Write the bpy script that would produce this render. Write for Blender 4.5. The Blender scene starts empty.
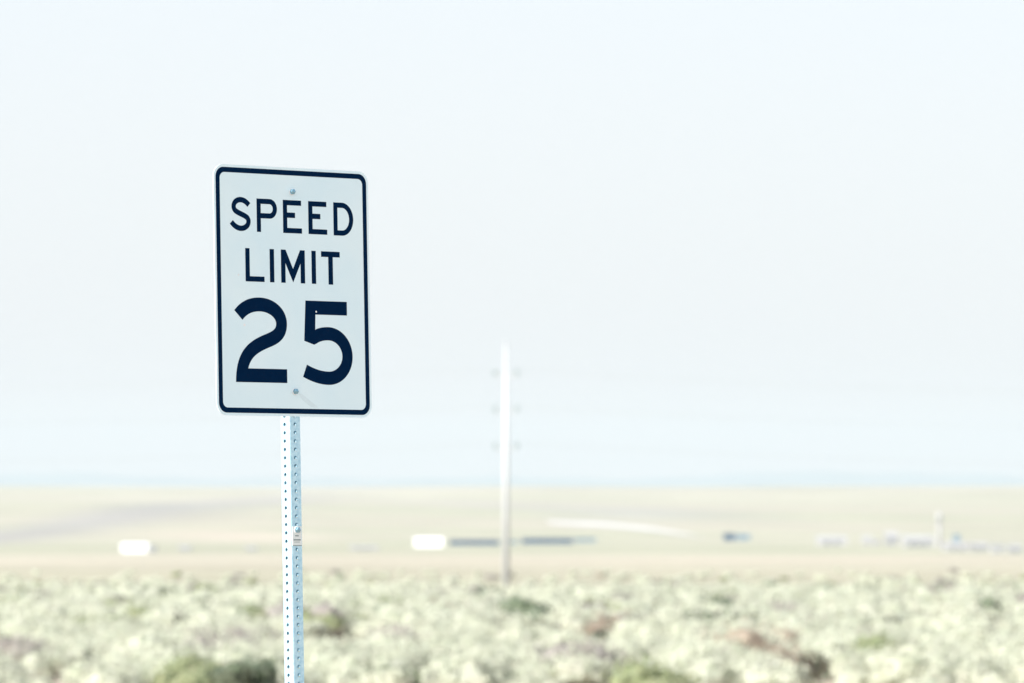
import bpy, math, random
import numpy as np
from mathutils import Matrix, Vector, geometry
rnd = random.Random(7)
rng = np.random.default_rng(11)
S = bpy.context.scene
COL = S.collection
EYE = 1.7
FPX = 5689.0
INCH = 0.0254

# ------------------------------------------------------------------ helpers
def tag(o, label=None, cat=None, group=None, kind=None):
    if label: o['label'] = label
    if cat: o['category'] = cat
    if group: o['group'] = group
    if kind: o['kind'] = kind
    return o

def link(name, mesh, mat=None, parent=None):
    o = bpy.data.objects.new(name, mesh)
    COL.objects.link(o)
    if mat is not None and mesh is not None and len(mesh.materials) == 0:
        mesh.materials.append(mat)
    if parent: o.parent = parent
    return o

def empty(name, loc=(0, 0, 0), rz=0.0):
    o = bpy.data.objects.new(name, None)
    o.empty_display_size = 0.3
    o.location = loc
    o.rotation_euler = (0, 0, rz)
    COL.objects.link(o)
    return o

class MB:
    def __init__(s): s.v = []; s.f = []
    def add(s, vs, fs):
        n = len(s.v); s.v += [tuple(v) for v in vs]; s.f += [tuple(i + n for i in f) for f in fs]
    def box(s, x0, x1, y0, y1, z0, z1):
        s.add([(x0,y0,z0),(x1,y0,z0),(x1,y1,z0),(x0,y1,z0),(x0,y0,z1),(x1,y0,z1),(x1,y1,z1),(x0,y1,z1)],
              [(3,2,1,0),(4,5,6,7),(0,1,5,4),(1,2,6,5),(2,3,7,6),(3,0,4,7)])
    def tube(s, pts, rad, n=10, cap=True):
        pts = [Vector(p) for p in pts]
        rings = []
        for i, p in enumerate(pts):
            d = (pts[min(i+1, len(pts)-1)] - pts[max(i-1, 0)]).normalized()
            a = Vector((0,0,1)) if abs(d.z) < .9 else Vector((1,0,0))
            u = d.cross(a).normalized(); w = u.cross(d).normalized()
            r = rad[i] if isinstance(rad, (list, tuple)) else rad
            rings.append([p + (u*math.cos(t) + w*math.sin(t))*r for t in [2*math.pi*k/n for k in range(n)]])
        vs = [v for r in rings for v in r]; fs = []
        for i in range(len(pts)-1):
            for k in range(n):
                fs.append((i*n+k, i*n+(k+1) % n, (i+1)*n+(k+1) % n, (i+1)*n+k))
        if cap:
            fs.append(tuple(range(n))[::-1]); fs.append(tuple((len(pts)-1)*n+k for k in range(n)))
        s.add(vs, fs)
    def lathe(s, prof, c=(0,0,0), n=20, axis='z'):
        vs = []; fs = []
        for r, h in prof:
            for k in range(n):
                t = 2*math.pi*k/n
                if axis == 'z': vs.append((c[0]+r*math.cos(t), c[1]+r*math.sin(t), c[2]+h))
                else: vs.append((c[0]+r*math.cos(t), c[1]-h, c[2]+r*math.sin(t)))      # axis -y
        for i in range(len(prof)-1):
            for k in range(n):
                fs.append((i*n+k, i*n+(k+1) % n, (i+1)*n+(k+1) % n, (i+1)*n+k))
        fs.append(tuple((len(prof)-1)*n+k for k in range(n)))
        s.add(vs, fs)
    def build(s, name, mat, parent=None, smooth=False, bevel=0):
        me = bpy.data.meshes.new(name)
        me.from_pydata(s.v, [], s.f); me.update()
        if smooth: me.polygons.foreach_set('use_smooth', [True]*len(me.polygons))
        o = link(name, me, mat, parent)
        if bevel:
            b = o.modifiers.new('bevel', 'BEVEL'); b.width = bevel; b.segments = 2
        return o

# ------------------------------------------------------------------ materials
def new_mat(name):
    m = bpy.data.materials.new(name); m.use_nodes = True
    nt = m.node_tree; b = nt.nodes['Principled BSDF']
    return m, nt, b

def mat_noise(name, c1, c2, scale=20, rough=.8, metal=0., detail=4, spec=.3, bump=0., stretch=None, coord='Object'):
    m, nt, b = new_mat(name)
    tc = nt.nodes.new('ShaderNodeTexCoord')
    mp = nt.nodes.new('ShaderNodeMapping')
    nt.links.new(tc.outputs[coord], mp.inputs[0])
    if stretch: mp.inputs['Scale'].default_value = stretch
    n = nt.nodes.new('ShaderNodeTexNoise'); n.inputs['Scale'].default_value = scale; n.inputs['Detail'].default_value = detail
    nt.links.new(mp.outputs[0], n.inputs['Vector'])
    r = nt.nodes.new('ShaderNodeValToRGB')
    r.color_ramp.elements[0].position = .35; r.color_ramp.elements[1].position = .65
    r.color_ramp.elements[0].color = (*c1, 1); r.color_ramp.elements[1].color = (*c2, 1)
    nt.links.new(n.outputs['Fac'], r.inputs[0]); nt.links.new(r.outputs[0], b.inputs['Base Color'])
    b.inputs['Roughness'].default_value = rough; b.inputs['Metallic'].default_value = metal
    b.inputs['Specular IOR Level'].default_value = spec
    if bump:
        bp = nt.nodes.new('ShaderNodeBump'); bp.inputs['Strength'].default_value = bump
        nt.links.new(n.outputs['Fac'], bp.inputs['Height']); nt.links.new(bp.outputs[0], b.inputs['Normal'])
    return m

def mat_attr(name, attr='tint', rough=.9, spec=.1, noise=None, var=.25):
    m, nt, b = new_mat(name)
    a = nt.nodes.new('ShaderNodeAttribute'); a.attribute_name = attr
    src = a.outputs['Color']
    if noise:
        for sc, vv in noise:
            tc = nt.nodes.new('ShaderNodeTexCoord')
            n = nt.nodes.new('ShaderNodeTexNoise'); n.inputs['Scale'].default_value = sc; n.inputs['Detail'].default_value = 5
            nt.links.new(tc.outputs['Object'], n.inputs['Vector'])
            mr = nt.nodes.new('ShaderNodeMapRange'); mr.inputs['From Min'].default_value = .3; mr.inputs['From Max'].default_value = .7
            mr.inputs['To Min'].default_value = 1-vv; mr.inputs['To Max'].default_value = 1+vv
            nt.links.new(n.outputs['Fac'], mr.inputs['Value'])
            mx = nt.nodes.new('ShaderNodeVectorMath'); mx.operation = 'SCALE'
            nt.links.new(src, mx.inputs[0]); nt.links.new(mr.outputs[0], mx.inputs['Scale'])
            src = mx.outputs[0]
    nt.links.new(src, b.inputs['Base Color'])
    b.inputs['Roughness'].default_value = rough; b.inputs['Specular IOR Level'].default_value = spec
    return m

M = {}
M['sheeting'] = mat_noise('white_sheeting', (.71, .895, .965), (.765, .925, .975), 5, rough=.45, spec=.12, detail=6)
M['streak'] = mat_noise('darker_streak', (.66, .81, .86), (.72, .87, .92), 40, rough=.6, spec=.1)
M['ink'] = mat_noise('black_ink', (.0, .0125, .047), (.0, .0145, .052), 60, rough=.6, spec=.02)
M['galv'] = mat_noise('galvanised_steel', (.42, .67, .80), (.60, .83, .92), 90, rough=.45, metal=.62, spec=.4, detail=6, bump=.08)
M['zinc'] = mat_noise('zinc_bolt', (.20, .38, .48), (.30, .48, .58), 400, rough=.22, metal=.9)
M['washer'] = mat_noise('nylon_washer', (.86, .92, .94), (.90, .94, .96), 300, rough=.5)
M['decal'] = mat_noise('paper_sticker', (.72, .80, .80), (.80, .85, .84), 260, rough=.6)
M['decal_ink_shade'] = mat_noise('faded_print_edge_shade', (.16, .22, .23), (.30, .36, .36), 500, rough=.7)
M['chip'] = mat_noise('bare_dent', (.78, .82, .84), (.88, .90, .91), 500, rough=.5)
M['pole'] = mat_noise('pale_steel_pole', (.50, .52, .53), (.55, .57, .58), 3, rough=.7, metal=.5)
M['insul'] = mat_noise('glazed_insulator', (.22, .30, .29), (.30, .38, .36), 6, rough=.3)
M['wire'] = mat_noise('aluminium_wire', (.42, .45, .47), (.52, .55, .57), 2, rough=.5, metal=.2)
M['white_wall'] = mat_noise('white_metal_wall', (.78, .79, .80), (.84, .85, .85), .4, rough=.6)
M['grey_wall'] = mat_noise('grey_wall', (.26, .265, .275), (.33, .335, .34), .4, rough=.8)
M['pale_wall'] = mat_noise('pale_wall', (.325, .325, .325), (.38, .38, .38), .4, rough=.8)
M['white_roof'] = mat_noise('white_roof', (.80, .81, .82), (.87, .88, .88), .3, rough=.5)
M['pale_roof'] = mat_noise('pale_roof', (.34, .34, .34), (.39, .39, .39), .3, rough=.6)
M['blue_roof'] = mat_noise('dark_blue_roof', (.010, .035, .07), (.018, .05, .09), .3, rough=.6)
M['blue_wall'] = mat_noise('blue_grey_wall', (.004, .045, .11), (.008, .06, .13), .3, rough=.7)
M['teal'] = mat_noise('teal_roof', (.12, .19, .25), (.16, .24, .30), .3, rough=.6)
M['opening'] = mat_noise('dark_opening', (.13, .14, .16), (.18, .19, .20), 1, rough=.6)
M['road'] = mat_noise('pale_gravel', (.50, .49, .47), (.56, .55, .53), .02, rough=.95)
M['stem'] = mat_noise('grey_bark', (.16, .12, .10), (.28, .22, .19), 30, rough=.9)
M['soil'] = None

# ------------------------------------------------------------------ terrain
PY = np.array([-80, 0, 20, 48, 75, 110, 135, 185, 310, 400, 560, 850, 1300, 1900, 2760, 3900, 5000, 6300, 7700, 8300, 9500, 14000, 60000.])
PZ = np.array([0, 0, 0, -1.9, -2.6, -2.88, -2.96, -3.27, -4.5, -5.4, -6.95, -9.95, -14.6, -21., -27.9, -31.2, -27.0, -17.5, -1.6, 2.4, -18, -60, -60.])
_h = np.diff(PY); _d = np.diff(PZ)/_h
_m = np.zeros(len(PY)); _m[0] = 0; _m[-1] = 0
for i in range(1, len(PY)-1):                      # monotone cubic
    if _d[i-1]*_d[i] > 0:
        w1 = 2*_h[i]+_h[i-1]; w2 = _h[i]+2*_h[i-1]
        _m[i] = (w1+w2)/(w1/_d[i-1]+w2/_d[i])
def profile(y):
    y = np.clip(np.asarray(y, float), PY[0], PY[-1]-1)
    k = np.clip(np.searchsorted(PY, y, side='right')-1, 0, len(PY)-2)
    t = (y-PY[k])/_h[k]
    return ((1+2*t)*(1-t)**2*PZ[k] + t*(1-t)**2*_h[k]*_m[k] + t*t*(3-2*t)*PZ[k+1] + t*t*(t-1)*_h[k]*_m[k+1])
def waves(x, y, s, seed):
    r = np.random.default_rng(seed); o = 0
    for i in range(7):
        a = r.uniform(0, 2*math.pi); f = (1.0+i*.55)/s
        o = o + np.sin((x*math.cos(a)+y*math.sin(a))*f*2*math.pi + r.uniform(0, 6.28))/(1+i*.55)
    return o/2.6
def ground(x, y):
    x = np.asarray(x, float); y = np.asarray(y, float)
    z = profile(y)
    near = np.clip((y-40)/60, 0, 1)
    z = z + near*waves(x, y, 45, 3)*.10
    far = np.clip((y-900)/2500, 0, 1)
    z = z + far*waves(x, y, 1500, 5)*1.0
    crest = np.exp(-((y-8000)/1300)**2)
    z = z + crest*(x/1400)*2.6 + crest*waves(x, y*0, 1100, 8)*1.2
    z = z + 6.0*np.exp(-((x+420)/330)**2-((y-5600)/800)**2)      # low hill on the left
    return z

def gauss(x, y, cx, cy, sx, sy):
    return np.exp(-((x-cx)/sx)**2-((y-cy)/sy)**2)

rows = np.concatenate([np.arange(-60, 30, 6), np.arange(30, 140, 4), np.geomspace(140, 10500, 330), np.geomspace(10800, 40000, 14)])
ts = np.linspace(-1, 1, 201)
XX = np.outer(55 + .22*np.clip(rows, 0, None), ts); YY = np.outer(rows, np.ones_like(ts))
ZZ = ground(XX, YY)
nr, nc = XX.shape
verts = np.stack([XX, YY, ZZ], -1).reshape(-1, 3)
idx = np.arange(nr*nc).reshape(nr, nc)
faces = np.stack([idx[:-1, :-1], idx[:-1, 1:], idx[1:, 1:], idx[1:, :-1]], -1).reshape(-1, 4)
me = bpy.data.meshes.new('ground')
me.from_pydata(verts.tolist(), [], faces.tolist()); me.update()
me.polygons.foreach_set('use_smooth', [True]*len(me.polygons))
# vegetation zones of the plain and the slopes: dry grass, sage, bare purple-grey burn
X, Y = verts[:, 0], verts[:, 1]
def mixc(a, b, t): return a*(1-t[:, None]) + b*t[:, None]
SOIL = np.array([.40, .335, .275]); SAGE = np.array([.25, .275, .19]); STRAW = np.array([.385, .365, .29]); PEACH = np.array([.43, .375, .305])
GREEN = np.array([.28, .30, .20]); PURP = np.array([.26, .25, .25]); HILL = np.array([.375, .345, .275])
c = np.tile(SOIL, (len(X), 1))
c = mixc(c, SAGE*1.1, np.clip((Y-250)/200, 0, 1)*.55)
c = mixc(c, STRAW, np.clip((Y-560)/450, 0, 1))
w = waves(X, Y, 500, 21)
c = mixc(c, PEACH, np.clip(.35+.6*waves(X, Y*.8, 300, 22), 0, .75)*np.exp(-((Y-1250)/500)**2))
c = mixc(c, GREEN, np.clip(.5+.5*w, 0, .9)*np.clip((Y-1500)/900, 0, 1)*np.clip((4200-Y)/1500, 0, 1))
c = mixc(c, HILL, np.clip((Y-3300)/1500, 0, 1))
c = mixc(c, GREEN*1.1, np.clip(.5+.8*waves(X, Y*.6, 900, 23), 0, 1)*np.clip((Y-3600)/600, 0, 1)*.65)
US = X/np.maximum(Y, 1)*1000                     # bearing of each spot, in milliradians
c = mixc(c, PURP, .75*np.exp(-((Y-(3650+62*(US+90)))/(620+4*(US+90)))**2)*np.clip((-18-US)/22, 0, 1))
c = mixc(c, PEACH, .8*np.exp(-((US+50)/15)**2-((Y-3700-18*(-45-US))/480)**2))
c = mixc(c, PURP*1.1, .35*np.exp(-((US-22)/14)**2-((Y-5400)/500)**2))
c = mixc(c, PURP*1.08, .45*np.exp(-((Y-(5900-22*(US-10)))/330)**2)*np.clip((US+35)/30, 0, 1)*np.clip((60-US)/40, 0, 1))
c = mixc(c, GREEN*1.05, .5*np.exp(-((Y-(3300+9*(US+20)))/260)**2)*np.clip(.5+.9*waves(X, Y*.4, 260, 41), 0, 1))
c = mixc(c, STRAW*1.08, np.clip(.5+.9*waves(X, Y*.5, 1300, 29), 0, 1)*np.clip((Y-6000)/900, 0, 1)*.7)
at = me.color_attributes.new('tint', 'FLOAT_COLOR', 'POINT')
at.data.foreach_set('color', np.concatenate([c, np.ones((len(c), 1))], 1).astype(np.float32).ravel())
M['soil'] = mat_attr('dry_ground', noise=[(.004, .07), (.012, .12), (.35, .16), (6., .12)])
g = link('ground', me, M['soil']); tag(g, kind='structure')

# pale gravel road crossing the far slope
def strip(name, pts, width, mat, lift):
    vs = []; n = 80
    P = np.array(pts, float); tt = np.linspace(0, len(P)-1, n)
    px = np.interp(tt, range(len(P)), P[:, 0]); py = np.interp(tt, range(len(P)), P[:, 1])
    for i in range(n):
        hw = width*(.35+.65*math.sin(math.pi*min(1, max(0, (i+2)/(n+3))))**.5)
        for s_ in np.linspace(-1, 1, 9):
            yy = py[i]+s_*hw
            vs.append((px[i], yy, float(ground(px[i], yy))+lift))
    fs = [(i*9+k, i*9+k+1, (i+1)*9+k+1, (i+1)*9+k) for i in range(n-1) for k in range(8)]
    mm = bpy.data.meshes.new(name); mm.from_pydata(vs, [], fs); mm.update()
    return tag(link(name, mm, mat), kind='structure')
strip('gravel_road', [(30, 4800), (75, 4600), (105, 4300), (122, 3850), (123, 3500)], 190, M['road'], .5)

# far blue mountains
def mountains():
    n = 160; vs = []; fs = []
    xs = np.linspace(-5200, 5200, n)
    for i, x in enumerate(xs):
        u = 512 + x*FPX/27000
        h = 9 + 10*math.exp(-((u-850)/170)**2) + 7*math.exp(-((u-60)/150)**2) + 3*math.exp(-((u-430)/120)**2) + 1.4*math.sin(u/37.)+.9*math.sin(u/13.+1)
        h = h*.85*27000/FPX
        for dy, k in ((-2600, -.9), (-1500, .15), (-600, .7), (0, 1), (900, .6), (2500, -.6)):
            vs.append((x, 27000+dy+60*math.sin(x/300.+dy), h*k - (40 if k < 0 else 0)))
    for i in range(n-1):
        for k in range(5):
            fs.append((i*6+k, (i+1)*6+k, (i+1)*6+k+1, i*6+k+1))
    mm = bpy.data.meshes.new('mountains'); mm.from_pydata(vs, [], fs); mm.update()
    mm.polygons.foreach_set('use_smooth', [True]*len(mm.polygons))
    tag(link('mountains', mm, mat_noise('blue_range', (.15, .23, .26), (.22, .29, .31), .002, rough=.95)), kind='structure')
mountains()

# ------------------------------------------------------------------ speed limit sign
def bez(p0, p1, p2, p3, n=14):
    o = []
    for i in range(n):
        t = i/n; a = (1-t)**3; b = 3*t*(1-t)**2; c_ = 3*t*t*(1-t); d = t**3
        o.append((a*p0[0]+b*p1[0]+c_*p2[0]+d*p3[0], a*p0[1]+b*p1[1]+c_*p2[1]+d*p3[1]))
    return o
K = .5523
def quarter(p0, p1, first):                 # ellipse quarter; first='h' leaves p0 horizontally
    if first == 'h': return (p0, (p0[0]+K*(p1[0]-p0[0]), p0[1]), (p1[0], p1[1]-K*(p1[1]-p0[1])), p1)
    return (p0, (p0[0], p0[1]+K*(p1[1]-p0[1])), (p1[0]-K*(p1[0]-p0[0]), p1[1]), p1)
def chain(segs, n=14):
    o = []
    for s_ in segs: o += bez(*s_, n=n)
    o.append(segs[-1][3]); return o
def offset(cl, w):
    L, R_ = [], []
    for i, p in enumerate(cl):
        a = cl[max(i-1, 0)]; b = cl[min(i+1, len(cl)-1)]
        dx, dy = b[0]-a[0], b[1]-a[1]; l = math.hypot(dx, dy)
        nx, ny = -dy/l*w/2, dx/l*w/2
        L.append((p[0]+nx, p[1]+ny)); R_.append((p[0]-nx, p[1]-ny))
    return L, R_
def rrect(w, h, r, n=10):
    o = []
    for cx, cy, a0 in ((w/2-r, h/2-r, 0), (-w/2+r, h/2-r, 90), (-w/2+r, -h/2+r, 180), (w/2-r, -h/2+r, 270)):
        for i in range(n+1):
            t = math.radians(a0+90*i/n); o.append((cx+r*math.cos(t), cy+r*math.sin(t)))
    return o

# glyphs in inches, panel centre = origin
sc = chain([((-6.64, 10.20), (-7.0, 10.58), (-7.4, 10.80), (-7.90, 10.80)), quarter((-7.90, 10.80), (-8.95, 9.98), 'h'),
            ((-8.95, 9.98), (-8.95, 9.45), (-8.45, 9.32), (-7.85, 9.10)), ((-7.85, 9.10), (-7.2, 8.86), (-6.72, 8.75), (-6.72, 8.24)),
            quarter((-6.72, 8.24), (-7.88, 7.38), 'v'), ((-7.88, 7.38), (-8.45, 7.38), (-8.95, 7.68), (-9.33, 8.10))])
L_, R_ = offset(sc, .645); G_S = [L_ + R_[::-1]]
G_P = [[(-5.45, 7.05), (-5.45, 11.04)] + chain([quarter((-3.45, 11.04), (-2.34, 9.87), 'h'), quarter((-2.34, 9.87), (-3.45, 8.69), 'v')]) + [(-4.83, 8.69), (-4.83, 7.05)],
       [(-4.83, 10.42)] + chain([quarter((-3.5, 10.42), (-2.98, 9.87), 'h'), quarter((-2.98, 9.87), (-3.5, 9.31), 'v')]) + [(-4.83, 9.31)]]
def letter_E(x):
    return [[(x, 7.06), (x, 11.03), (x+2.82, 11.03), (x+2.82, 10.41), (x+.64, 10.41), (x+.64, 9.54), (x+1.86, 9.54), (x+1.86, 8.90),
             (x+.64, 8.90), (x+.64, 7.68), (x+2.9, 7.68), (x+2.9, 7.06)]]
G_D = [[(6.41, 7.03), (6.41, 11.03)] + chain([quarter((7.75, 11.03), (9.5, 9.03), 'h'), quarter((9.5, 9.03), (7.75, 7.03), 'v')]),
       [(7.04, 10.4)] + chain([quarter((7.75, 10.4), (8.86, 9.03), 'h'), quarter((8.86, 9.03), (7.75, 7.66), 'v')]) + [(7.04, 7.66)]]
G_L = [[(-7.29, 1.07), (-7.29, 5.05), (-6.64, 5.05), (-6.64, 1.70), (-4.41, 1.70), (-4.41, 1.07)]]
def letter_I(x): return [[(x, 1.07), (x, 5.05), (x+.67, 5.05), (x+.67, 1.07)]]
G_M = [[(-1.84, 1.07), (-1.84, 5.05), (-1.12, 5.05), (0, 2.76), (1.12, 5.05), (1.84, 5.05), (1.84, 1.07), (1.17, 1.07), (1.17, 3.45), (0, 1.15), (-1.17, 3.45), (-1.17, 1.07)]]
G_T = [[(4.38, 5.04), (7.29, 5.04), (7.29, 4.37), (6.19, 4.37), (6.19, 1.05), (5.49, 1.05), (5.49, 4.37), (4.38, 4.37)]]
c2 = chain([((-8.48, -2.98), (-7.7, -2.1), (-6.6, -1.64), (-5.2, -1.64)), quarter((-5.2, -1.64), (-1.91, -3.85), 'h'),
            ((-1.91, -3.85), (-1.91, -4.95), (-2.65, -5.45), (-3.8, -5.85)), ((-3.8, -5.85), (-6.3, -6.7), (-8.12, -7.5), (-8.17, -10.95))], 18)
L_, R_ = offset(c2, 1.66)
G_2 = [L_[:-1] + [] if False else None]
outer, inner = (L_, R_)                      # travelling clockwise: left side is outside
inner2 = [p for p in inner if p[1] > -9.33 or p[0] > -3]
outer2 = [p for p in outer if p[1] > -10.9]   # right/outer edge of the diagonal
# for the S-bend the two sides swap roles only visually; both stay continuous
G_2 = [outer2 + [] ]
# sides after the bend: outer offset is the lower/right edge, inner offset the upper/left edge
lowright = [p for p in L_]; upleft = [p for p in R_]
if L_[-1][0] < R_[-1][0]: lowright, upleft = R_, L_
# lowright ends inside the base bar: cut it there
cut = [p for i, p in enumerate(lowright) if not (i > len(lowright)*.55 and p[1] < -9.31)]
xe = min(p[0] for p in cut[-2:])
G_2 = [cut + [(xe-.03, -9.31), (-1.17, -9.31), (-1.17, -10.96), (-9.0, -10.96)] + [p for p in upleft[::-1] if not p[1] < -10.9]]
c5 = chain([((3.12, -5.40), (3.75, -5.05), (4.5, -4.90), (5.3, -4.90)), quarter((5.3, -4.90), (8.25, -7.6), 'h'),
            quarter((8.25, -7.6), (5.3, -10.27), 'v'), ((5.3, -10.27), (4.0, -10.27), (2.8, -9.95), (1.60, -9.43))], 18)
L_, R_ = offset(c5, 1.60)
G_5 = [[(1.83, -.98), (8.27, -.98), (8.27, -2.63), (3.34, -2.63), (3.28, -4.50)] + [p for p in L_[2:] if not (p[0] < 3.4 and p[1] > -6)] + [p for p in R_[::-1] if not (p[0] < 3.2 and p[1] > -7)]
       + [(3.08, -6.27), (1.56, -5.83)]]

def prism(mb, loops, y_front, y_back):
    """flat relief on the panel: loops in inches, facing -y"""
    vs = [[Vector((p[0]*INCH, p[1]*INCH, 0)) for p in lp] for lp in loops]
    tris = geometry.tessellate_polygon(vs)
    flat = [v for lp in vs for v in lp]
    out = []
    for t in tris:
        a, b, c_ = (flat[i] for i in t)
        out.append(t if (b-a).cross(c_-a).z > 0 else t[::-1])
    n = len(flat)
    V = [(v.x, y_front, v.y) for v in flat] + [(v.x, y_back, v.y) for v in flat]
    F = [tuple(t) for t in out] + [tuple(i+n for i in t[::-1]) for t in out]
    k = 0
    for lp in vs:
        m_ = len(lp); area = sum(lp[i].x*lp[(i+1) % m_].y-lp[(i+1) % m_].x*lp[i].y for i in range(m_))
        hole = k > 0
        for i in range(m_):
            a, b = k+i, k+(i+1) % m_
            ccw = area > 0
            F.append((a, a+n, b+n, b) if (ccw != hole) else (b, b+n, a+n, a))
        k += m_
    mb.add(V, F)

def Rm(y, p, r):
    return Matrix.Rotation(y, 3, 'Z') @ Matrix.Rotation(p, 3, 'X') @ Matrix.Rotation(r, 3, 'Y')
Rs = Rm(math.radians(41.26), math.radians(-1.93), math.radians(.30))
centre = Vector((-.666, 17.322, EYE+.594))
HC = 2.30
base = centre - Rs @ Vector((0, 0, HC))
sign = empty('speed_limit_sign')
sign.matrix_world = Matrix.Translation(base) @ Rs.to_4x4()
tag(sign, 'white speed limit 25 sign with black border on perforated steel post', 'road sign')

def lift(o):                                  # panel-space meshes are drawn about the panel centre
    for v in o.data.vertices: v.co.z += HC
    return o
mb = MB(); prism(mb, [rrect(23.9, 29.9, 1.5)], 0, .0022)
panel = lift(mb.build('panel', M['sheeting'], sign))
mb = MB(); prism(mb, [rrect(23.25, 29.25, 1.2), rrect(22.03, 28.03, .72)[::-1]], -.0004, -.00002)
lift(mb.build('border', M['ink'], panel))
for word, gl in (('speed', [G_S, G_P, letter_E(-1.42), letter_E(2.5), G_D]), ('limit', [G_L, letter_I(-3.57), G_M, letter_I(2.88), G_T])):
    mb = MB()
    for g_ in gl: prism(mb, g_, -.0004, -.00002)
    o = lift(mb.build('lettering', M['ink'], panel))
    o['label'] = 'dark capital letters reading %s' % word.upper()
for ch, g_ in (('2', G_2), ('5', G_5)):
    mb = MB(); prism(mb, g_, -.0004, -.00002)
    o = lift(mb.build('numeral', M['ink'], panel)); o['label'] = 'large dark numeral %s' % ch
# small dents in the sheeting
for (x, z, r) in ((-7.58, -4.13, .17), (-8.36, 1.82, .13), (3.47, -2.29, .13)):
    mb = MB(); mb.lathe([(r*INCH, 0), (r*.8*INCH, .0008), (r*.2*INCH, .0009)], (x*INCH, -.0001, z*INCH), 12, axis='y')
    lift(mb.build('dent', M['chip'], panel))

# faint streak, slightly darker than the sheeting, running down from the lower bolt
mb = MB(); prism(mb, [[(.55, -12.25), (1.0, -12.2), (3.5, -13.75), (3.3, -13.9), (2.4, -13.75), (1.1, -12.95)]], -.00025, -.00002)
lift(mb.build('face_streak', M['streak'], panel))
# perforated square post
def make_post():
    Wp = 1.80*INCH; rc = .006; hr = .235*INCH; n = 16
    mbp = MB(); z0 = -.25; z1 = HC + .345
    cells = int((z1-z0)/INCH)
    half = Wp/2; flat = half-rc
    cy = .0023 + half
    faces4 = [((0, -1), (1, 0)), ((1, 0), (0, 1)), ((0, 1), (-1, 0)), ((-1, 0), (0, -1))]   # normal, right dir
    for (nx, ny), (tx, ty) in faces4:
        back = (nx, ny) in ((1, 0), (0, 1))
        for i in range(cells):
            zc = z0 + (i+.5)*INCH
            ring = []; sq = []
            for k in range(n):
                t = 2*math.pi*(k+.5)/n; a, b = math.cos(t), math.sin(t)
                ring.append((a*hr + (.0025 if back else 0), b*hr - (.0075 if back else 0)))
                m_ = max(abs(a), abs(b)); sq.append((a/m_*flat, b/m_*INCH/2))
            # square ring needs its corners
            pts = ring + sq; V = []
            for (u, w_) in pts: V.append((nx*half+tx*u, cy+ny*half+ty*u, zc+w_))
            corner_ids = []
            for (su, sw) in ((1, 1), (-1, 1), (-1, -1), (1, -1)):
                V.append((nx*half+tx*flat*su, cy+ny*half+ty*flat*su, zc+sw*INCH/2))
            F = []
            cm = {1: 0, 5: 1, 9: 2, 13: 3}
            for k in range(n):
                k2 = (k+1) % n
                if k in cm: F.append((k, n+k, 2*n+cm[k], n+k2, k2))
                else: F.append((k, n+k, n+k2, k2))
            mbp.add(V, F)
        # rounded corner after this face
        V = []; m_ = 6
        for j in range(m_+1):
            t = math.pi/2*j/m_
            cx_ = (nx+tx)*flat; cy_ = (ny+ty)*flat
            dx = nx*math.cos(t)+tx*math.sin(t); dy = ny*math.cos(t)+ty*math.sin(t)
            for zz in (z0, z0+cells*INCH): V.append((cx_+dx*rc, cy+cy_+dy*rc, zz))
        F = [(2*j, 2*j+2, 2*j+3, 2*j+1) for j in range(m_)]
        mbp.add(V, F)
    o = mbp.build('post', M['galv'], sign)
    import bmesh
    bm = bmesh.new(); bm.from_mesh(o.data)
    bmesh.ops.remove_doubles(bm, verts=bm.verts, dist=1e-5)
    bm.normal_update()
    bad = [f for f in bm.faces if f.normal.x*f.calc_center_median().x + f.normal.y*(f.calc_center_median().y-cy) < 0]
    bmesh.ops.reverse_faces(bm, faces=bad)
    bm.to_mesh(o.data); bm.free()
    sd = o.modifiers.new('wall', 'SOLIDIFY'); sd.thickness = .0021; sd.offset = -1
    return o
post = make_post()
# sticker wrapped on the front face, with faded print and a painted shadow line along its bottom edge
z_b = HC - 28.55*INCH
hw = .70*INCH
mb = MB(); mb.box(-hw, hw, .0013, .00225, HC-30.45*INCH, HC-28.1*INCH)
stick = mb.build('sticker', M['decal'], post)
mb = MB()
mb.box(-.55*INCH, .55*INCH, .0011, .00128, HC-29.80*INCH, HC-29.65*INCH)
mb.box(-.45*INCH, .40*INCH, .0011, .00128, HC-30.02*INCH, HC-29.95*INCH)
mb.box(-.70*INCH, .70*INCH, .0011, .00128, HC-30.45*INCH, HC-30.36*INCH)  # sticker's bottom edge, its thin shadow painted as a dark bar
mb.box(-.30*INCH, .25*INCH, .0011, .00128, HC-29.30*INCH, HC-29.18*INCH)
mb.build('print', M['decal_ink_shade'], stick)
for z, y, s_ in ((HC+12.05*INCH, 0, 1), (HC-11.95*INCH, 0, 1), (z_b, .0012, 1)):
    mb = MB(); mb.lathe([(.44*INCH, 0), (.44*INCH, .0012), (.40*INCH, .0016), (.12*INCH, .0017)], (0, y-.0002, z), 24, axis='y')
    wsh = mb.build('washer', M['washer'], sign, smooth=False)
    mb = MB(); mb.lathe([(.36*INCH, .0015), (.36*INCH, .0070), (.31*INCH, .0092), (.17*INCH, .0106), (.05*INCH, .0110)], (0, y-.0002, z), 6, axis='y')
    mb.build('bolt', M['zinc'], sign)

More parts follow.
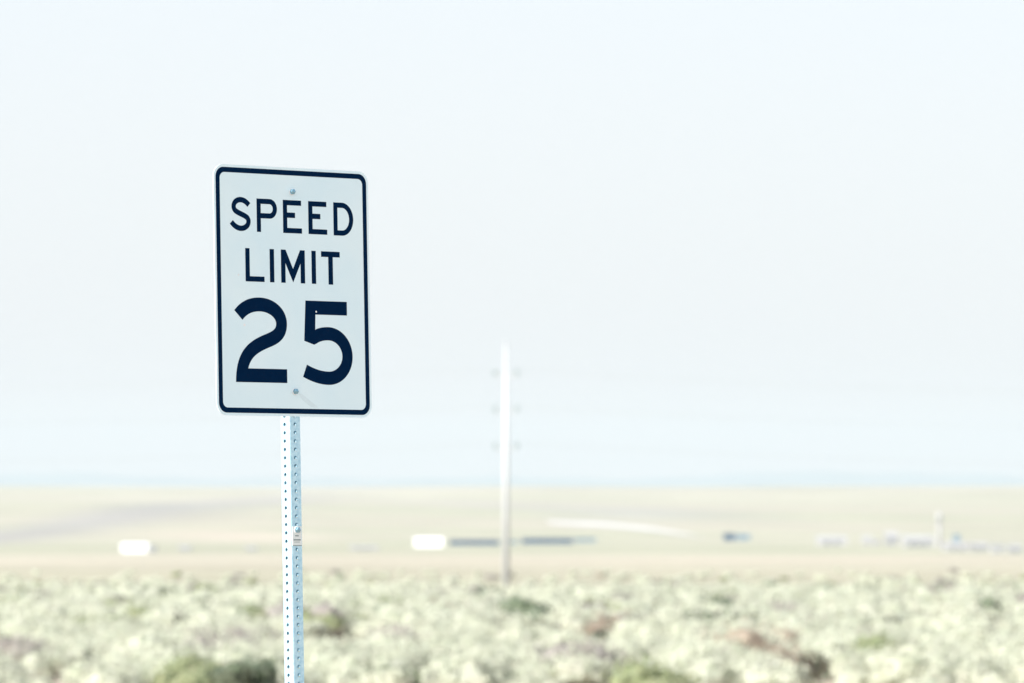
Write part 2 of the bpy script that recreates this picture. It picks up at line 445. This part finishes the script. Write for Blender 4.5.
# ------------------------------------------------------------------ power pole and wires
def at(u, d): return (u-512)*d/FPX
PD = 400.0
px_m = PD/FPX
px0 = at(506, PD)
pz = float(ground(px0, PD))
def zat(v, d=PD): return EYE + (487-v)*d/FPX
pole = empty('power_pole', (px0, PD, pz))
tag(pole, 'tall pale steel power pole rising out of the sagebrush plain', 'power pole')
ztop = zat(344)-pz
mb = MB(); mb.tube([(0, 0, -.5), (0, 0, ztop*.5), (-.0, 0, ztop)], [.26, .19, .085], 16)
mb.build('shaft', M['pole'], pole, smooth=True)
mb = MB(); mb.lathe([(.16, 0), (.16, .06), (.08, .14), (.01, .16)], (0, 0, ztop), 16)
mb.build('cap', M['pole'], pole)
wire_pts = []
for v in (376, 412, 449):
    z = zat(v)-pz
    mb = MB(); mb.tube([(-.80, 0, z+.06), (0, 0, z-.10), (.80, 0, z+.06)], [.05, .085, .05], 8)
    arm = mb.build('crossarm', M['pole'], pole)
    for sx in (-1, 1):
        mb = MB()
        prof = []
        for k in range(5):
            h = k*.085
            prof += [(.05, h), (.125, h+.02), (.125, h+.04), (.05, h+.06)]
        mb.lathe([(.03, -.02)] + prof + [(.03, .45)], (sx*.78, 0, z+.02), 12)
        mb.build('insulator', M['insul'], arm)
        wire_pts.append((sx*.78, z+.47, v, sx))
names = {376: 'highest', 412: 'middle', 449: 'lowest'}
for dx, z, v, sx in wire_pts:
    pts = []
    for k in range(-24, 25):
        t = k/24; L = 110*t
        pts.append((px0+dx+L*.97, PD+L*.24, pz+z-4*1.6*(abs(t)-t*t)))
    mb = MB(); mb.tube(pts, .009, 5, cap=False)
    o = mb.build('power_line', M['wire'])
    tag(o, 'thin grey wire on the %s crossarm of the pole, %s side' % (names[v], 'left' if sx < 0 else 'right'), 'wire', 'wires strung over the plain')

# ------------------------------------------------------------------ far buildings
def building(name, label, cat, u0, u1, v_top, v_bot, d, wall, roof, depth=12, rtype='gable', doors=2, rz=0, group=None, windows=0):
    ds_ = np.linspace(2000, 4300, 1200); vv_ = 487+(EYE-ground(at((u0+u1)/2, ds_), ds_))*FPX/ds_
    d = float(ds_[np.argmin(np.abs(vv_-v_bot))])
    w = (u1-u0)*d/FPX; h = (v_bot-v_top)*d/FPX
    x = at((u0+u1)/2, d); z = float(ground(x, d))
    b = empty(name, (x, d, z), rz)
    tag(b, label, cat, group)
    hw_ = h*.66 if rtype == 'gable' else h*.9
    mb = MB(); mb.box(-w/2, w/2, 0, depth, -1.5, hw_)
    if rtype == 'gable':                       # end gables
        for sx in (-w/2, w/2-.2):
            mb.add([(sx, 0, hw_), (sx, depth, hw_), (sx, depth/2, h-.15), (sx+.2, 0, hw_), (sx+.2, depth, hw_), (sx+.2, depth/2, h-.15)],
                   [(0, 1, 2), (3, 5, 4), (0, 2, 5, 3), (1, 4, 5, 2)])
    mb.build('wall', wall, b)
    mb = MB(); e = .3
    if rtype == 'gable':
        mb.add([(-w/2-e, -e, hw_-.05), (w/2+e, -e, hw_-.05), (w/2+e, depth/2, h), (-w/2-e, depth/2, h), (-w/2-e, depth+e, hw_-.05), (w/2+e, depth+e, hw_-.05),
                (-w/2-e, -e, hw_+.12), (w/2+e, -e, hw_+.12), (w/2+e, depth/2, h+.17), (-w/2-e, depth/2, h+.17), (-w/2-e, depth+e, hw_+.12), (w/2+e, depth+e, hw_+.12)],
               [(0, 3, 2, 1), (3, 4, 5, 2), (6, 7, 8, 9), (9, 8, 11, 10), (0, 1, 7, 6), (4, 10, 11, 5), (0, 6, 9, 3), (3, 9, 10, 4), (1, 2, 8, 7), (2, 5, 11, 8)])
    else:
        mb.box(-w/2-e, w/2+e, -e, depth+e, hw_, h)
    mb.build('roof', roof, b)
    for k in range(doors):
        xx = -w/2+(k+1)*w/(doors+1)
        mb = MB(); mb.box(xx-min(1.4, w*.08), xx+min(1.4, w*.08), -.06, .02, 0, hw_*.72)
        mb.build('door', M['opening'] if wall is not M['white_wall'] else M['white_roof'], b)
    for k in range(windows):
        xx = -w/2+(k+.5)*w/windows
        mb = MB(); mb.box(xx-.4, xx+.4, -.05, .02, hw_*.5, hw_*.8)
        mb.build('window', M['opening'], b)
    return b
D = 2760
building('barn', 'white metal barn standing alone on the plain at far left', 'barn', 121, 147.5, 544, 552.5, 2700, M['white_wall'], M['white_roof'], doors=1)
building('shed', 'small grey lean-to against the right end of the lone white barn', 'shed', 150, 156, 545.5, 552.5, 2706, M['grey_wall'], M['grey_wall'], depth=7, rtype='flat', doors=0)
building('barn', 'white metal barn at the left end of the dark blue sheds', 'barn', 414.5, 443, 538, 547, 2900, M['white_wall'], M['white_roof'], doors=1)
building('long_shed', 'long low dark blue shed between the white barn and the power pole', 'shed', 450, 499, 540, 545, 2950, M['blue_wall'], M['blue_roof'], depth=9, rtype='flat', doors=0, group='row of low dark blue sheds')
building('long_shed', 'short dark blue shed hidden mostly behind the power pole', 'shed', 502, 519, 540.3, 543.5, 3000, M['teal'], M['blue_roof'], depth=9, rtype='flat', doors=0, group='row of low dark blue sheds')
building('long_shed', 'darkest long blue shed just right of the power pole', 'shed', 522, 573, 538.2, 543.6, 3000, M['blue_wall'], M['blue_roof'], depth=9, rtype='flat', doors=0, group='row of low dark blue sheds')
building('long_shed', 'short blue shed at the right end of the dark row', 'shed', 575, 596, 538, 542, 3100, M['teal'], M['blue_roof'], depth=9, rtype='flat', doors=0, group='row of low dark blue sheds')
building('house', 'faint pale house nearest the lone white barn, on its right', 'house', 179, 190, 546, 551, 2800, M['pale_wall'], M['pale_roof'], doors=1)
building('house', 'faint pale house just left of the sign post', 'house', 246, 256, 547, 551, 2780, M['pale_wall'], M['pale_roof'], doors=1)
building('house', 'faint long pale house between the sign post and the white barn', 'house', 350, 378, 546, 550, 2860, M['pale_wall'], M['pale_wall'], doors=2)
building('shed', 'small dark teal shed alone on the plain, right of the gravel road', 'shed', 724, 735, 533.5, 540.5, 3350, M['blue_wall'], M['blue_roof'], rtype='flat', doors=0)
building('trailer', 'pale blue trailer parked against the small teal shed', 'trailer', 736, 750, 534, 540, 3350, M['teal'], M['teal'], depth=4, rtype='flat', doors=0)
building('warehouse', 'white warehouse at the left end of the far settlement', 'warehouse', 817, 847, 536, 545.5, D, M['pale_wall'], M['pale_roof'], doors=2)
building('house', 'small bright white house right of the white warehouse', 'house', 863, 872, 536, 544.5, D, M['pale_wall'], M['pale_roof'], doors=1)
building('shed', 'small dark grey shed beside the small bright white house', 'shed', 874, 880, 540, 545, D, M['grey_wall'], M['grey_wall'], rtype='flat', doors=0)
building('house', 'tall grey house in the middle of the far settlement', 'house', 886, 898, 532, 545, D+40, M['grey_wall'], M['pale_roof'], doors=1, windows=2)
building('warehouse', 'wide white warehouse left of the pale tower', 'warehouse', 903, 934, 535.5, 547, D, M['pale_wall'], M['pale_roof'], doors=3)
building('shed', 'dark teal shed right of the pale tower', 'shed', 954, 960, 534, 542, D, M['teal'], M['grey_wall'], rtype='flat', doors=0)
building('house', 'white house in front of the dark teal shed', 'house', 944, 970, 543, 551, D-60, M['pale_wall'], M['pale_roof'], doors=2)
building('house', 'grey house right of the white house below the tower', 'house', 973, 988, 543, 551, D-40, M['grey_wall'], M['pale_roof'], doors=1, windows=2)
building('house', 'pale house second from the right edge of the settlement', 'house', 992, 1004, 545, 553, D-80, M['pale_wall'], M['grey_wall'], doors=1)
building('house', 'grey house at the right edge of the settlement', 'house', 1009, 1022, 545, 553, D-70, M['grey_wall'], M['pale_wall'], doors=1)
# tower: tapered silo shaft, platform, tank
tx = at(940.5, D); tz = float(ground(tx, D))
tw = empty('water_tower', (tx, D+10, tz)); tag(tw, 'pale slender tower rising above the white houses of the settlement', 'tower')
H_ = (546-510)*D/FPX
mb = MB(); mb.lathe([(1.3, -1), (.95, H_*.35), (.9, H_*.72)], (0, 0, 0), 20); mb.build('shaft', M['pale_wall'], tw, smooth=True)
mb = MB(); mb.lathe([(.9, H_*.72), (1.35, H_*.76), (1.4, H_*.9), (1.0, H_*.97), (.2, H_)], (0, 0, 0), 20); mb.build('tank', M['pale_roof'], tw, smooth=True)
mb = MB(); mb.lathe([(1.0, H_*.70), (1.7, H_*.70), (1.7, H_*.72), (1.0, H_*.722)], (0, 0, 0), 20); mb.build('platform', M['grey_wall'], tw)

# ------------------------------------------------------------------ sagebrush
def leaf_quads(n, lobes, size, r_):
    """n small leaf clumps spread over the outer shell and volume of the lobes; returns (n*4,3) verts, per-quad shade"""
    li = r_.integers(0, len(lobes), n)
    Lb = np.array(lobes)[li]
    d = r_.normal(size=(n, 3)); d[:, 2] = np.abs(d[:, 2])*1.1 - .15
    d /= np.linalg.norm(d, axis=1)[:, None]
    rad = Lb[:, 3:4]*(r_.uniform(.72, 1.3, (n, 1)))
    P = Lb[:, :3] + d*rad*np.array([1, 1, .8])
    P[:, 2] = np.maximum(P[:, 2], .03)
    nrm = d*.8 + r_.normal(size=(n, 3))*.45; nrm /= np.linalg.norm(nrm, axis=1)[:, None]
    a = np.cross(nrm, r_.normal(size=(n, 3))); a /= np.linalg.norm(a, axis=1)[:, None]
    b = np.cross(nrm, a)
    s = size*r_.uniform(.6, 1.3, (n, 1))
    q = np.stack([P-a*s-b*s*.55, P+a*s*.2-b*s*.75, P+a*s+b*s*.4, P-a*s*.3+b*s*.7], 1)
    return q, P
_ico = None
def core_quads(lobes, r_, nu=9, nv=4):
    """dense inner foliage: lumpy domes just inside the leaf shell"""
    out = []
    for l in lobes:
        th = np.linspace(0, 2*np.pi, nu+1)[:-1]; ph = np.linspace(-.35, 1.45, nv+1)
        R_ = l[3]*.80*(1+r_.normal(size=(nv+1, nu))*.07)
        X_ = l[0]+R_*np.cos(ph)[:, None]*np.cos(th); Y_ = l[1]+R_*np.cos(ph)[:, None]*np.sin(th)
        Z_ = np.maximum(l[2]+.8*R_*np.sin(ph)[:, None], .02)
        G = np.stack([X_, Y_, Z_], -1); G2 = np.roll(G, -1, axis=1)
        out.append(np.stack([G[:-1], G2[:-1], G2[1:], G[1:]], 2).reshape(-1, 4, 3))
    return np.concatenate(out)
def mesh_from_quads(name, q, cols):
    n = len(q); me_ = bpy.data.meshes.new(name)
    me_.vertices.add(n*4); me_.loops.add(n*4); me_.polygons.add(n)
    me_.vertices.foreach_set('co', q.reshape(-1).astype(np.float32))
    me_.loops.foreach_set('vertex_index', np.arange(n*4, dtype=np.int32))
    me_.polygons.foreach_set('loop_start', np.arange(0, n*4, 4, dtype=np.int32))
    me_.update(calc_edges=True)
    a_ = me_.color_attributes.new('tint', 'FLOAT_COLOR', 'CORNER')
    cc = np.repeat(np.concatenate([cols, np.ones((n, 1))], 1), 4, axis=0).astype(np.float32)
    a_.data.foreach_set('color', cc.ravel())
    return me_
PALE = np.array([.55, .57, .46]); OLIVE = np.array([.26, .29, .17]); GREY = np.array([.40, .375, .34]); DARK = np.array([.055, .066, .045]); TAN = np.array([.40, .34, .27])
M['leaf'] = mat_attr('sage_leaf', rough=.8, spec=.15)
nt = M['leaf'].node_tree; pb = nt.nodes['Principled BSDF']; out = [n for n in nt.nodes if n.type == 'OUTPUT_MATERIAL'][0]
tr = nt.nodes.new('ShaderNodeBsdfTranslucent'); ms = nt.nodes.new('ShaderNodeMixShader'); ms.inputs[0].default_value = .40
nt.links.new(pb.inputs['Base Color'].links[0].from_socket, tr.inputs['Color'])
nt.links.new(pb.outputs[0], ms.inputs[1]); nt.links.new(tr.outputs[0], ms.inputs[2]); nt.links.new(ms.outputs[0], out.inputs['Surface'])
def lobes_for(r_, R=.62, H=.75):
    k = r_.integers(5, 8); L = []
    for i in range(k):
        a = r_.uniform(0, 6.28); rr = R*r_.uniform(.15, .62)
        L.append((rr*math.cos(a), rr*math.sin(a), H*r_.uniform(.28, .62), R*r_.uniform(.34, .55)))
    return L
def leaf_cols(base_, n, r_, v=.14):
    return np.clip(base_[None]*(1+r_.normal(size=(n, 1))*v) + r_.normal(size=(n, 3))*.008, .01, .9)

kinds = []
for i in range(10):
    r_ = np.random.default_rng(100+i)
    lb = lobes_for(r_, R=r_.uniform(.95, 1.35), H=r_.uniform(.8, 1.15))
    q, P = leaf_quads(950, lb, .046, r_)
    bc = [PALE, PALE*1.06, PALE*.95, OLIVE*1.2, PALE, GREY, PALE*1.03, PALE*.9+OLIVE*.15, PALE, TAN*1.05][i]
    q = np.concatenate([q, core_quads(lb, r_)])
    fm = mesh_from_quads('foliage', q, leaf_cols(bc, len(q), r_, .05)); fm.materials.append(M['leaf'])
    mb = MB()
    for l in lb:
        mid = (l[0]*.35, l[1]*.35, l[2]*.45)
        mb.tube([(l[0]*.08, l[1]*.08, -.05), mid, (l[0]*.95, l[1]*.95, l[2])], [.035, .024, .008], 5)
        for j in range(3):
            e = r_.normal(size=3)*l[3]*.45
            mb.tube([mid, (l[0]+e[0], l[1]+e[1], max(.1, l[2]+abs(e[2])))], [.014, .004], 4)
    sm = bpy.data.meshes.new('stems'); sm.from_pydata(mb.v, [], mb.f); sm.update(); sm.materials.append(M['stem'])
    kinds.append((fm, sm))
dark_kinds = []
for i in range(2):
    r_ = np.random.default_rng(300+i)
    lb = lobes_for(r_, R=.5, H=.8)
    q, P = leaf_quads(700, lb, .05, r_)
    fm = mesh_from_quads('foliage', q, leaf_cols(DARK if i == 0 else DARK*1.3+TAN*.2, 700, r_)); fm.materials.append(M['leaf'])
    dark_kinds.append((fm, kinds[i][1]))
def place_shrub(km, x, y, s, rz, name, label, group, cat='shrub'):
    e = empty(name, (x, y, float(ground(x, y))), rz); e.scale = (s, s, s)
    tag(e, label, cat, group)
    link('foliage', km[0], None, e); link('stems', km[1], None, e)
    return e

def ypx(v):                                   # distance on the plain seen v pixels down the photo
    ds = np.linspace(100, 700, 2400); vv = 487 + (EYE-profile(ds))*FPX/ds
    return float(np.interp(-v, -vv, ds))
# dark shrubs that stand out in the photo
darks = [(884, 634, 1.1, 0, 'dark green shrub at right, below and left of the blackest one'),
         (976, 618, .75, 0, 'blackest small shrub near the right side of the sage plain'),
         (918, 623, .8, 1, 'brownish dark shrub between the two dark green ones at right'),
         (815, 680, .9, 1, 'dark low shrub at the bottom edge beside bare reddish soil'),
         (72, 604, 1.0, 0, 'dark upright shrub with tan twigs at the far left of the plain'),
         (104, 626, .75, 1, 'brown leaning dark shrub right of the tan-twigged one at left'),
         (186, 637, .8, 0, 'narrow dark shrub midway between left edge and sign post'),
         (9, 655, .8, 0, 'round dark shrub touching the left edge of the photo'),
         (98, 668, .7, 0, 'small dark shrub low in the left corner area'),
         (324, 642, .7, 1, 'dark shrub just right of the sign post'),
         (990, 640, 1.1, 1, 'wide brown-grey shrub by the right edge'),
         (505, 634, .8, 1, 'brown-grey shrub right below the power pole'),
         (545, 640, .9, 1, 'brown-grey shrub just right of the one below the power pole'),
         (378, 652, .8, 0, 'dark shrub halfway between sign post and power pole'),
         (600, 645, .7, 0, 'dark shrub right of the brown-grey pair at bottom middle')]
dpos = []
for u, v, s, k, lab in darks:
    d = ypx(v+9*s); x = at(u, d); dpos.append((x, d))
    place_shrub(dark_kinds[k], x, d, s*1.3, rnd.uniform(0, 6), 'shrub', lab, 'dark shrubs among the sagebrush')

# scatter: jittered grid over the plain
pts = []
y = 122.0
while y < 600:
    step = 1.62 if y < 200 else (1.7 if y < 330 else 1.75)
    halfw = 24 + .125*y
    x = -halfw
    while x < halfw:
        X_ = x + rnd.uniform(-.5, .5)*step; Y_ = y + rnd.uniform(-.5, .5)*step
        keep = rnd.random() < .80 + .5*float(waves(X_, Y_*.3, 6, 77))
        if Y_ > 310: keep = keep and rnd.random() < max(.05*(600-Y_)/150, (400-Y_)/90)
        if keep and all(abs(X_-a) > .85 or not -19 < Y_-b < .8 for a, b in dpos) and not (abs(X_-px0) < 1.3 and -55 < Y_-PD < 1):
            pts.append((X_, Y_, rnd.uniform(.7, 1.2)*(1 if Y_ < 220 else 1-.4*min(1, (Y_-220)/130))))
        x += step
    y += step
# clear patches of bare soil
bare = [(at(835, ypx(676)), ypx(676), .6), (at(60, ypx(612)), ypx(612), 1.6), (at(330, ypx(655)), ypx(655), 1.3)]
pts = [p for p in pts if all((p[0]-a)**2/(r*r*1.6)+(p[1]-b)**2/(14*r)**2 > 1 for a, b, r in bare)]
def in_view(p):
    u = 512+p[0]*FPX/p[1]; v = 487+(EYE-float(profile(p[1])))*FPX/p[1]
    return -12 < u < 1036 and v < 702
vis = sorted([p for p in pts if in_view(p)], key=lambda p: p[1])
near = vis[:300-len(darks)-2]
nearset = set(near)
for p in near:
    k = rnd.choices(range(10), [5, 5, 4, 1.0, 5, 1.1, 5, 3, 4, .6])[0]
    lab = {3: 'olive green shrub among the paler sagebrush', 5: 'ash grey shrub among the paler sagebrush', 9: 'dry tan shrub among the paler sagebrush'}.get(k, 'pale grey-green sagebrush on the near part of the plain')
    place_shrub(kinds[k], p[0], p[1], p[2], rnd.uniform(0, 6.28), 'sagebrush', lab, lab.split(' ')[0]+' shrubs on the near plain')
# the thousands behind: one mass
Q, Cc = [], []
for p in pts:
    if p in nearset: continue
    r_ = rng
    nq, sz = (260, .066) if p[1] < 240 else (110, .09) if p[1] < 330 else (60, .12)
    if not -60 < 512+p[0]*FPX/p[1] < 1084: nq = nq//2; sz *= 1.35
    lb = lobes_for(r_, R=r_.uniform(.95, 1.35), H=r_.uniform(.8, 1.15))
    q, P = leaf_quads(nq, lb, sz, r_)
    q = np.concatenate([q, core_quads(lb, r_, 6, 3)])
    a = r_.uniform(0, 6.28); s = p[2]
    q = q*s + np.array([p[0], p[1], float(ground(p[0], p[1]))])
    t = r_.random()
    bc = PALE*r_.uniform(.93, 1.07) if t < .84 else OLIVE*r_.uniform(.9, 1.3) if t < .90 else GREY*r_.uniform(.6, 1) if t < .955 else TAN*.9 if t < .962 else DARK*r_.uniform(2, 4.5)
    Q.append(q); Cc.append(leaf_cols(bc, len(q), r_, .05))
fld = link('sagebrush_field', mesh_from_quads('sagebrush_field', np.concatenate(Q), np.concatenate(Cc)), M['leaf'])
tag(fld, 'mass of pale grey-green sagebrush covering the plain into the distance', 'sagebrush', None, 'stuff')
print('shrubs', len(pts), 'quads', sum(len(q) for q in Q), 'near to', near[-1][1])

# ------------------------------------------------------------------ haze
def haze(density):
    mb = MB(); mb.box(-9000, 9000, -120, 31000, -260, 330)
    m, nt, b = new_mat('haze_air'); nt.nodes.remove(b)
    v = nt.nodes.new('ShaderNodeVolumePrincipled')
    v.inputs['Color'].default_value = (.565, .625, .67, 1); v.inputs['Density'].default_value = density
    v.inputs['Anisotropy'].default_value = 0
    out = [n for n in nt.nodes if n.type == 'OUTPUT_MATERIAL'][0]
    nt.links.new(v.outputs[0], out.inputs['Volume'])
    tag(mb.build('haze', m), kind='stuff', label='pale summer haze over the plain and far hills')
haze(5.5e-5)

# ------------------------------------------------------------------ light, sky, camera
to_sun = Vector((-.68, -.535, .56)).normalized()
elev = math.asin(to_sun.z)
sl = bpy.data.lights.new('sun', 'SUN'); sl.energy = 3.35; sl.angle = math.radians(.53); sl.color = (1, .975, .94)
so = bpy.data.objects.new('sun', sl); COL.objects.link(so)
so.rotation_euler = (-to_sun).to_track_quat('-Z', 'Y').to_euler()
so.location = (-20, -20, 40)
W = bpy.data.worlds.new('World'); S.world = W; W.use_nodes = True
nt = W.node_tree; bg = nt.nodes['Background']
sky = nt.nodes.new('ShaderNodeTexSky'); sky.sky_type = 'NISHITA'; sky.sun_disc = False
sky.sun_elevation = elev; sky.sun_rotation = math.atan2(to_sun.x, to_sun.y)
sky.dust_density = 3.0; sky.air_density = 1.0; sky.altitude = 300
# thin, even high cloud over the blue
mx = nt.nodes.new('ShaderNodeMix'); mx.data_type = 'RGBA'; mx.inputs['Factor'].default_value = .80
mx.inputs[7].default_value = (3.38, 3.47, 3.64, 1)
nt.links.new(sky.outputs[0], mx.inputs[6]); nt.links.new(mx.outputs[2], bg.inputs['Color'])
bg.inputs['Strength'].default_value = .1

cam = bpy.data.cameras.new('camera'); co = bpy.data.objects.new('camera', cam); COL.objects.link(co)
cam.sensor_width = 36; cam.lens = FPX*36/1024
cam.clip_start = .1; cam.clip_end = 80000
pitch = math.atan((487-341.5)/FPX)
co.location = (0, 0, EYE); co.rotation_euler = (math.pi/2+pitch, 0, 0)
cam.dof.use_dof = True; cam.dof.focus_distance = 17.3; cam.dof.aperture_fstop = 6.4
S.camera = co
S.render.engine = 'CYCLES'
S.cycles.volume_bounces = 2
S.render.resolution_x = 1024; S.render.resolution_y = 683
S.view_settings.view_transform = 'Standard'; S.view_settings.look = 'None'
S.view_settings.gamma = 1; S.view_settings.exposure = 1.42; S.view_settings.use_curve_mapping = False
